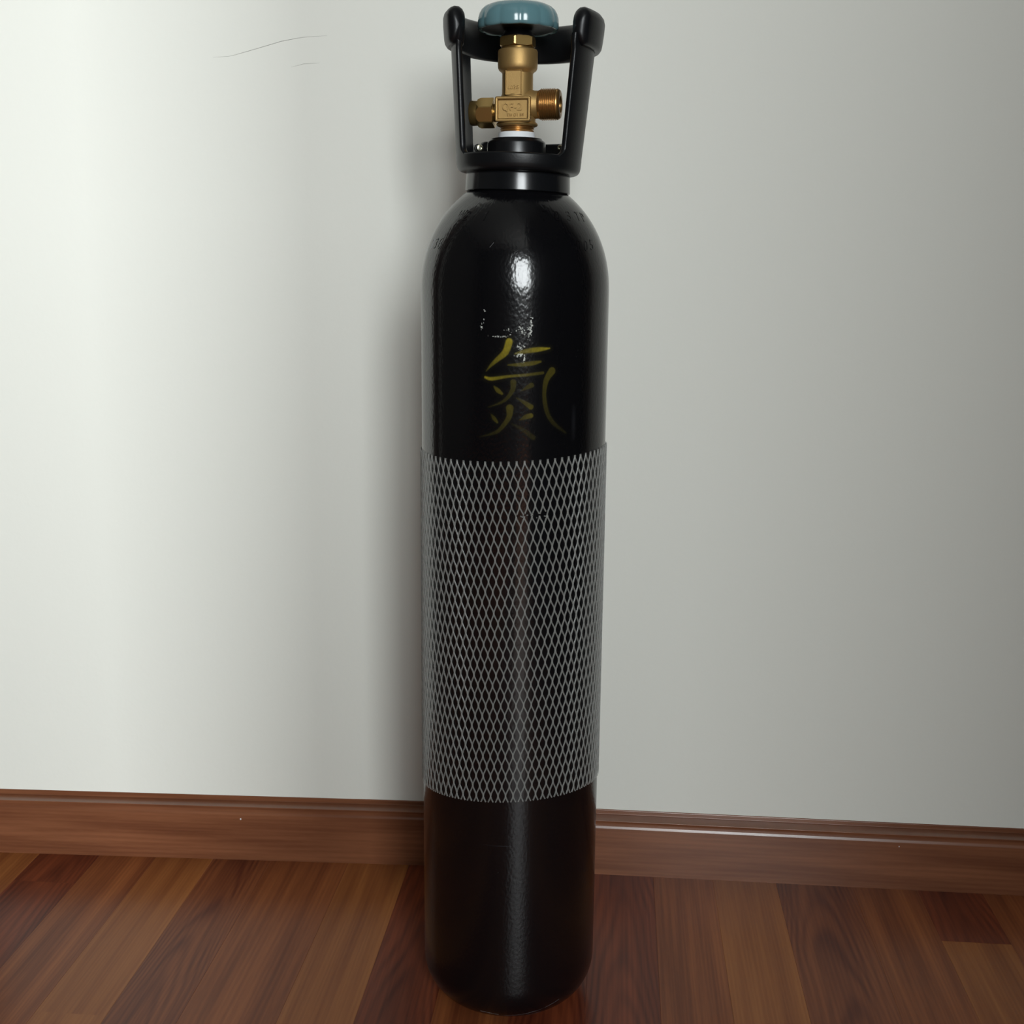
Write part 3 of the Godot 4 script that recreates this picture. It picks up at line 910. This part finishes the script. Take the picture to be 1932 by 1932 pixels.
func hex(st: SurfaceTool, r: float, lo: float, hi: float, chamfer_lo: float, chamfer_hi: float, turn: float, xf: Transform3D) -> void:
	# hexagon along y; its rims are cut by cones as on a turned nut
	var rings: Array = []
	var m := 72
	for l in 6:
		var ring := PackedVector3Array()
		for k in m:
			var a := TAU * k / m
			var s := fposmod(a - turn, TAU / 6) - TAU / 12
			var rad := r * cos(PI / 6) / cos(s)
			rad = minf(rad, r * 0.992)
			var over := (rad - r * 0.90) / (r * 0.10)
			var y := lo
			if l == 0:
				rad = minf(rad, r * 0.90)
			elif l == 1:
				y = lo + chamfer_lo * clampf(over, 0.0, 1.0)
			elif l == 4:
				y = hi - chamfer_hi * clampf(over, 0.0, 1.0)
			elif l == 5:
				rad = minf(rad, r * 0.90)
				y = hi
			elif l == 2:
				y = lerpf(lo, hi, 0.4)
			else:
				y = lerpf(lo, hi, 0.6)
			ring.append(xf * Vector3(sin(a) * rad, y, cos(a) * rad))
		rings.append(ring)
	for i in rings.size() - 1:
		for k in m:
			var k1 := (k + 1) % m
			var a: Vector3 = rings[i][k]
			var b: Vector3 = rings[i][k1]
			var c: Vector3 = rings[i + 1][k1]
			var d: Vector3 = rings[i + 1][k]
			var n := (c - a).cross(d - b).normalized()
			var out := (a + b + c + d) / 4 - xf * Vector3(0, (lo + hi) / 2, 0)
			if n.dot(out) < 0:
				n = -n
			flat_quad(st, a, b, c, d, n)
	for e in [0, 5]:
		var mid := xf * Vector3(0, lo if e == 0 else hi, 0)
		var n := xf.basis.y * (-1.0 if e == 0 else 1.0)
		for k in m:
			tri(st, mid, rings[e][k], rings[e][(k + 1) % m], n, n, n)

func thread(st: SurfaceTool, r0: float, r1: float, lo: float, hi: float, turns: int, depth: float, xf: Transform3D, seg := 64) -> void:
	# a screw thread along y as a true helix
	var per := 8
	var rows := turns * per
	var grid: Array = []
	for i in rows + 1:
		var row := PackedVector3Array()
		for k in seg:
			var a := TAU * k / seg
			var t := float(i) / rows
			var ph := fposmod(float(i) / per + float(k) / seg, 1.0)
			var cut := absf(ph * 2.0 - 1.0)
			var fade := smoothstep(0.0, 0.06, t) * smoothstep(0.0, 0.06, 1.0 - t)
			var r := lerpf(r0, r1, t) - depth * (cut * fade + (1.0 - fade))
			row.append(xf * Vector3(sin(a) * r, lerpf(lo, hi, t), cos(a) * r))
		grid.append(row)
	skin(st, grid)

func build_valve(root: Node3D) -> void:
	var yaw := Basis(Vector3.UP, deg_to_rad(-7.0))
	var v := Transform3D(yaw, Vector3(0.0004, 0, 0))
	var right := Basis(Vector3.BACK, -PI / 2)        # y of a lathe turned to +x
	var left := Basis(Vector3.BACK, PI / 2)
	# black boss of the cylinder neck
	var st := begin()
	lathe(st, PackedVector2Array([Vector2(0.0135, 0.7135), Vector2(0.0232, 0.7135), Vector2(0.0232, 0.7336), Vector2(0.0226, 0.7352), Vector2(0.0204, 0.7366), Vector2(0.0200, 0.7376), Vector2(0.0135, 0.7376)]), 80)
	obj("neck_boss", st, M.black_metal, root)
	st = begin()
	lathe(st, PackedVector2Array([Vector2(0.0146, 0.7370), Vector2(0.0147, 0.7385), Vector2(0.0144, 0.7392), Vector2(0.0146, 0.7400), Vector2(0.0140, 0.7424), Vector2(0.0122, 0.7428)]), 48)
	obj("seal_tape", st, M.tape, root)
	# forged body: lower dome, neck
	st = begin()
	lathe(st, PackedVector2Array([Vector2(0.0, 0.7468), Vector2(0.0142, 0.7468), Vector2(0.0158, 0.7474), Vector2(0.0164, 0.7484), Vector2(0.0160, 0.7494), Vector2(0.0146, 0.7504), Vector2(0.0142, 0.7580), Vector2(0.0138, 0.7660), Vector2(0.0130, 0.7695), Vector2(0.0122, 0.7715), Vector2(0.0121, 0.7860), Vector2(0.0121, 0.7880)]), 64, v, 45.0)
	# outlet stub, merging into the body
	lathe(st, PackedVector2Array([Vector2(0.0122, 0.004), Vector2(0.0118, 0.0105), Vector2(0.0106, 0.0135), Vector2(0.0104, 0.0185), Vector2(0.0, 0.0185)]), 48, v * Transform3D(right, Vector3(0, 0.7634, 0)), 45.0)
	var valve := obj("valve", st, M.cast_brass, root)
	valve.set_meta("label", "cast brass cylinder valve")
	# front block with a sunk panel
	st = begin()
	var bc := Vector3(-0.0004, 0.7587, 0.0)
	rbox(st, bc + Vector3(0, 0, 0.0080), Vector3(0.0284, 0.0190, 0.0150), 0.0018, 0.0010, v, 2)
	var frame: Array = []
	for q in 4:
		var sx: float = [1, -1, -1, 1][q]
		var sy: float = [1, 1, -1, -1][q]
		for k in 6:
			var a := PI / 2 * (q + k / 5.0)
			var ring := PackedVector3Array()
			# (inset from the outer edge, height) of the raised rim's section
			for e in [[0.0, 0.0143], [0.0001, 0.0160], [0.0005, 0.0168], [0.0011, 0.0170], [0.0019, 0.0169], [0.0024, 0.0165], [0.0027, 0.0158], [0.0027, 0.0143]]:
				var rr := maxf(0.0018 - e[0], 0.0)
				var hx: float = 0.0142 - maxf(e[0], 0.0018)
				var hy: float = 0.0096 - maxf(e[0], 0.0018)
				ring.append(v * (bc + Vector3(sx * hx + rr * cos(a), sy * hy + rr * sin(a), e[1])))
			frame.append(ring)
	skin(st, frame, true)
	obj("nameplate_block", st, M.cast_brass, valve)
	st = begin()
	raised_text(st, "QF-2", 0.0054, v * Transform3D(Basis.IDENTITY, bc + Vector3(-0.0006, 0.0017, 0.01555)), 1.0)
	raised_text(st, "TM D1 85", 0.0019, v * Transform3D(Basis.IDENTITY, bc + Vector3(0.0022, -0.0042, 0.01555)), 1.2)
	raised_text(st, "L035", 0.0026, v * Transform3D(Basis.IDENTITY, Vector3(-0.0006, 0.7752, 0.01305)), 1.15)
	obj("raised_lettering", st, M.cast_brass, valve)
	# flat rib up the front of the neck
	st = begin()
	rbox(st, Vector3(-0.0004, 0.7786, 0.0085), Vector3(0.0132, 0.0186, 0.0090), 0.0007, 0.0006, v, 2)
	for s in [-1.0, 1.0]:
		rbox(st, Vector3(-0.0004 + s * 0.0062, 0.7786, 0.0130), Vector3(0.0009, 0.0182, 0.0010), 0.0003, 0.0003, v, 2)
	obj("neck_rib", st, M.cast_brass, valve)
	# bonnet
	st = begin()
	lathe(st, PackedVector2Array([Vector2(0.0118, 0.7862), Vector2(0.0128, 0.7878), Vector2(0.0146, 0.7890), Vector2(0.0154, 0.7906), Vector2(0.0156, 0.7930), Vector2(0.0156, 0.8028), Vector2(0.0150, 0.8042), Vector2(0.0140, 0.8046), Vector2(0.0, 0.8046)]), 64, v, 35.0)
	obj("bonnet", st, M.cast_brass, valve)
	st = begin()
	lathe(st, PackedVector2Array([Vector2(0.0118, 0.8044), Vector2(0.0126, 0.8046), Vector2(0.0128, 0.8058), Vector2(0.0118, 0.8066)]), 48, v)
	hex(st, 0.0148, 0.8064, 0.8136, 0.0010, 0.0012, deg_to_rad(-4.0 + 4.8 + 30.0 + 30.0), v)
	obj("gland_nut", st, M.brass, valve)
	st = begin()
	lathe(st, PackedVector2Array([Vector2(0.0128, 0.8134), Vector2(0.0132, 0.8142), Vector2(0.0126, 0.8152), Vector2(0.0108, 0.8172), Vector2(0.0100, 0.8215), Vector2(0.0098, 0.8300)]), 48, v)
	lathe(st, PackedVector2Array([Vector2(0.0090, 0.8185), Vector2(0.0200, 0.8190), Vector2(0.0262, 0.8192), Vector2(0.0288, 0.8194), Vector2(0.0280, 0.8250), Vector2(0.0, 0.8250)]), 72, v)  # dark filler disc under the handwheel
	obj("hub_and_dark_disc", st, M.black_metal, valve)
	# threaded outlet on the right
	st = begin()
	var rx := v * Transform3D(right, Vector3(0, 0.7634, 0))
	lathe(st, PackedVector2Array([Vector2(0.0104, 0.0170), Vector2(0.0110, 0.0178), Vector2(0.0110, 0.0190)]), 48, rx)
	thread(st, 0.0121, 0.0121, 0.0184, 0.0318, 9, 0.0012, rx)
	lathe(st, PackedVector2Array([Vector2(0.0109, 0.0314), Vector2(0.0117, 0.0318), Vector2(0.0117, 0.0326), Vector2(0.0106, 0.0342), Vector2(0.0098, 0.0345), Vector2(0.0066, 0.0345), Vector2(0.0062, 0.0340), Vector2(0.0060, 0.0200), Vector2(0, 0.0200)]), 48, rx)
	obj("threaded_outlet", st, M.thread_brass, valve)
	# hexagon safety plug on the left
	st = begin()
	var lx := v * Transform3D(left, Vector3(0, 0.7577, 0))
	lathe(st, PackedVector2Array([Vector2(0.0070, 0.010), Vector2(0.0070, 0.0178), Vector2(0.0092, 0.0180), Vector2(0.0092, 0.0184)]), 40, lx)
	hex(st, 0.0119, 0.0182, 0.0312, 0.0006, 0.0028, deg_to_rad(77.0), lx)
	lathe(st, PackedVector2Array([Vector2(0.0095, 0.0300), Vector2(0.0096, 0.0312), Vector2(0.0096, 0.0368), Vector2(0.0090, 0.0376), Vector2(0.0, 0.0376)]), 40, lx)
	obj("safety_plug", st, M.brass, valve)
	# tapered inlet thread
	st = begin()
	thread(st, 0.0128, 0.0139, 0.7395, 0.7470, 4, 0.0010, v)
	obj("inlet_thread", st, M.thread_brass, valve)
	# fluted handwheel
	st = begin()
	var prof := [Vector2(0.0272, 0.8260), Vector2(0.0276, 0.8200), Vector2(0.0284, 0.8188), Vector2(0.0292, 0.8184), Vector2(0.0304, 0.8184), Vector2(0.0314, 0.8192), Vector2(0.0318, 0.8210), Vector2(0.0318, 0.8240), Vector2(0.0316, 0.8268), Vector2(0.0308, 0.8298), Vector2(0.0292, 0.8328), Vector2(0.0266, 0.8352), Vector2(0.0230, 0.8368), Vector2(0.0180, 0.8378), Vector2(0.0120, 0.8382), Vector2(0.0060, 0.8383), Vector2(0.0008, 0.8383)]
	var rings: Array = []
	var seg := 180
	var loop: Array = []
	for k in seg:
		var a := TAU * k / seg
		var lobe := pow(absf(cos(a * 6.0)), 0.55)
		var ring := PackedVector3Array()
		for i in prof.size():
			var q: Vector2 = prof[i]
			var w := smoothstep(0.018, 0.030, q.x) * (1.0 - smoothstep(0.8330, 0.8372, q.y))
			ring.append(v * (Vector3(sin(a), 0, cos(a)) * (q.x - 0.0010 * (1.0 - lobe) * w) + Vector3(0, q.y + (0.0007 * (1.0 - lobe) if q.y < 0.8195 else 0.0), 0)))
		loop.append(ring)
	for p in prof.size() - 1:
		for k in seg:
			var k1 := (k + 1) % seg
			var nn: Array = []
			for c in [[k, p], [k1, p], [k1, p + 1], [k, p + 1]]:
				var kk: int = c[0]
				var pp: int = c[1]
				var du: Vector3 = loop[(kk + 1) % seg][pp] - loop[(kk - 1 + seg) % seg][pp]
				var dv: Vector3 = loop[kk][mini(pp + 1, prof.size() - 1)] - loop[kk][maxi(pp - 1, 0)]
				nn.append(du.cross(dv).normalized() * -1.0)
			var chk: Vector3 = nn[0]
			var want := Vector3(0, 1, 0) if p > 7 else (Vector3(sin(TAU * k / seg), 0, cos(TAU * k / seg)) if p > 4 else Vector3(0, -1, 0))
			var s := 1.0 if chk.dot(v.basis * want) > 0 else -1.0
			tri(st, loop[k][p], loop[k1][p], loop[k1][p + 1], nn[0] * s, nn[1] * s, nn[2] * s)
			tri(st, loop[k][p], loop[k1][p + 1], loop[k][p + 1], nn[0] * s, nn[2] * s, nn[3] * s)
	obj("handwheel", st, M.teal, valve).set_meta("label", "blue-green fluted handwheel")

# ------------------------------------------------------------------
func _ready() -> void:
	var cam := Camera3D.new()
	cam.name = "camera"
	cam.fov = rad_to_deg(2.0 * atan(966.0 / 2300.0))
	cam.near = 0.02
	cam.transform = Transform3D(Basis(Vector3.UP, 0.08478) * Basis(Vector3.RIGHT, -0.20121) * Basis(Vector3.BACK, 0.0095), Vector3(0.08426, 0.64133, 1.00046))
	add_child(cam)
	cam.current = true
	var env := Environment.new()
	env.background_mode = Environment.BG_SKY
	var sky := Sky.new()
	var sm := ProceduralSkyMaterial.new()
	sm.sky_top_color = rgb(190, 205, 220)
	sm.sky_horizon_color = rgb(222, 226, 228)
	sm.ground_bottom_color = rgb(110, 112, 110)
	sm.ground_horizon_color = rgb(190, 192, 190)
	sky.sky_material = sm
	env.sky = sky
	env.background_energy_multiplier = 2.0
	env.tonemap_mode = Environment.TONE_MAPPER_LINEAR
	env.tonemap_exposure = 1.0
	env.sdfgi_enabled = true
	env.ssao_enabled = true
	env.ssil_enabled = true
	var we := WorldEnvironment.new()
	we.name = "world_environment"
	we.environment = env
	add_child(we)
	# daylight from the unseen windows, tuned to light the back wall, one light per pane
	for e in PANES:
		var l := AreaLight3D.new()
		l.name = "unseen_window_daylight"
		l.area_normalize_energy = false
		var o: Array = OPENINGS[0 if e[0] < 1.2 else 1]
		l.area_size = Vector2(e[1] - e[0], o[3] - o[2] - 0.08)
		l.light_energy = e[2]
		l.light_color = rgb(247, 253, 254)
		l.shadow_enabled = true
		l.area_range = 8.0
		l.area_attenuation = 2.0
		l.position = Vector3((e[0] + e[1]) / 2, (o[2] + o[3]) / 2, Z1 + 0.04)
		add_child(l, true)
	make_materials()
	build_room()
	build_floor()
	build_skirting()
	build_unseen_table()
	var root := Node3D.new()
	root.name = "gas_cylinder"
	root.set_meta("label", "tall black gas cylinder with brass valve and grey mesh sleeve standing before the white wall")
	root.set_meta("category", "gas cylinder")
	add_child(root)
	build_body(root)
	build_sleeve(root)
	build_guard(root)
	build_valve(root)
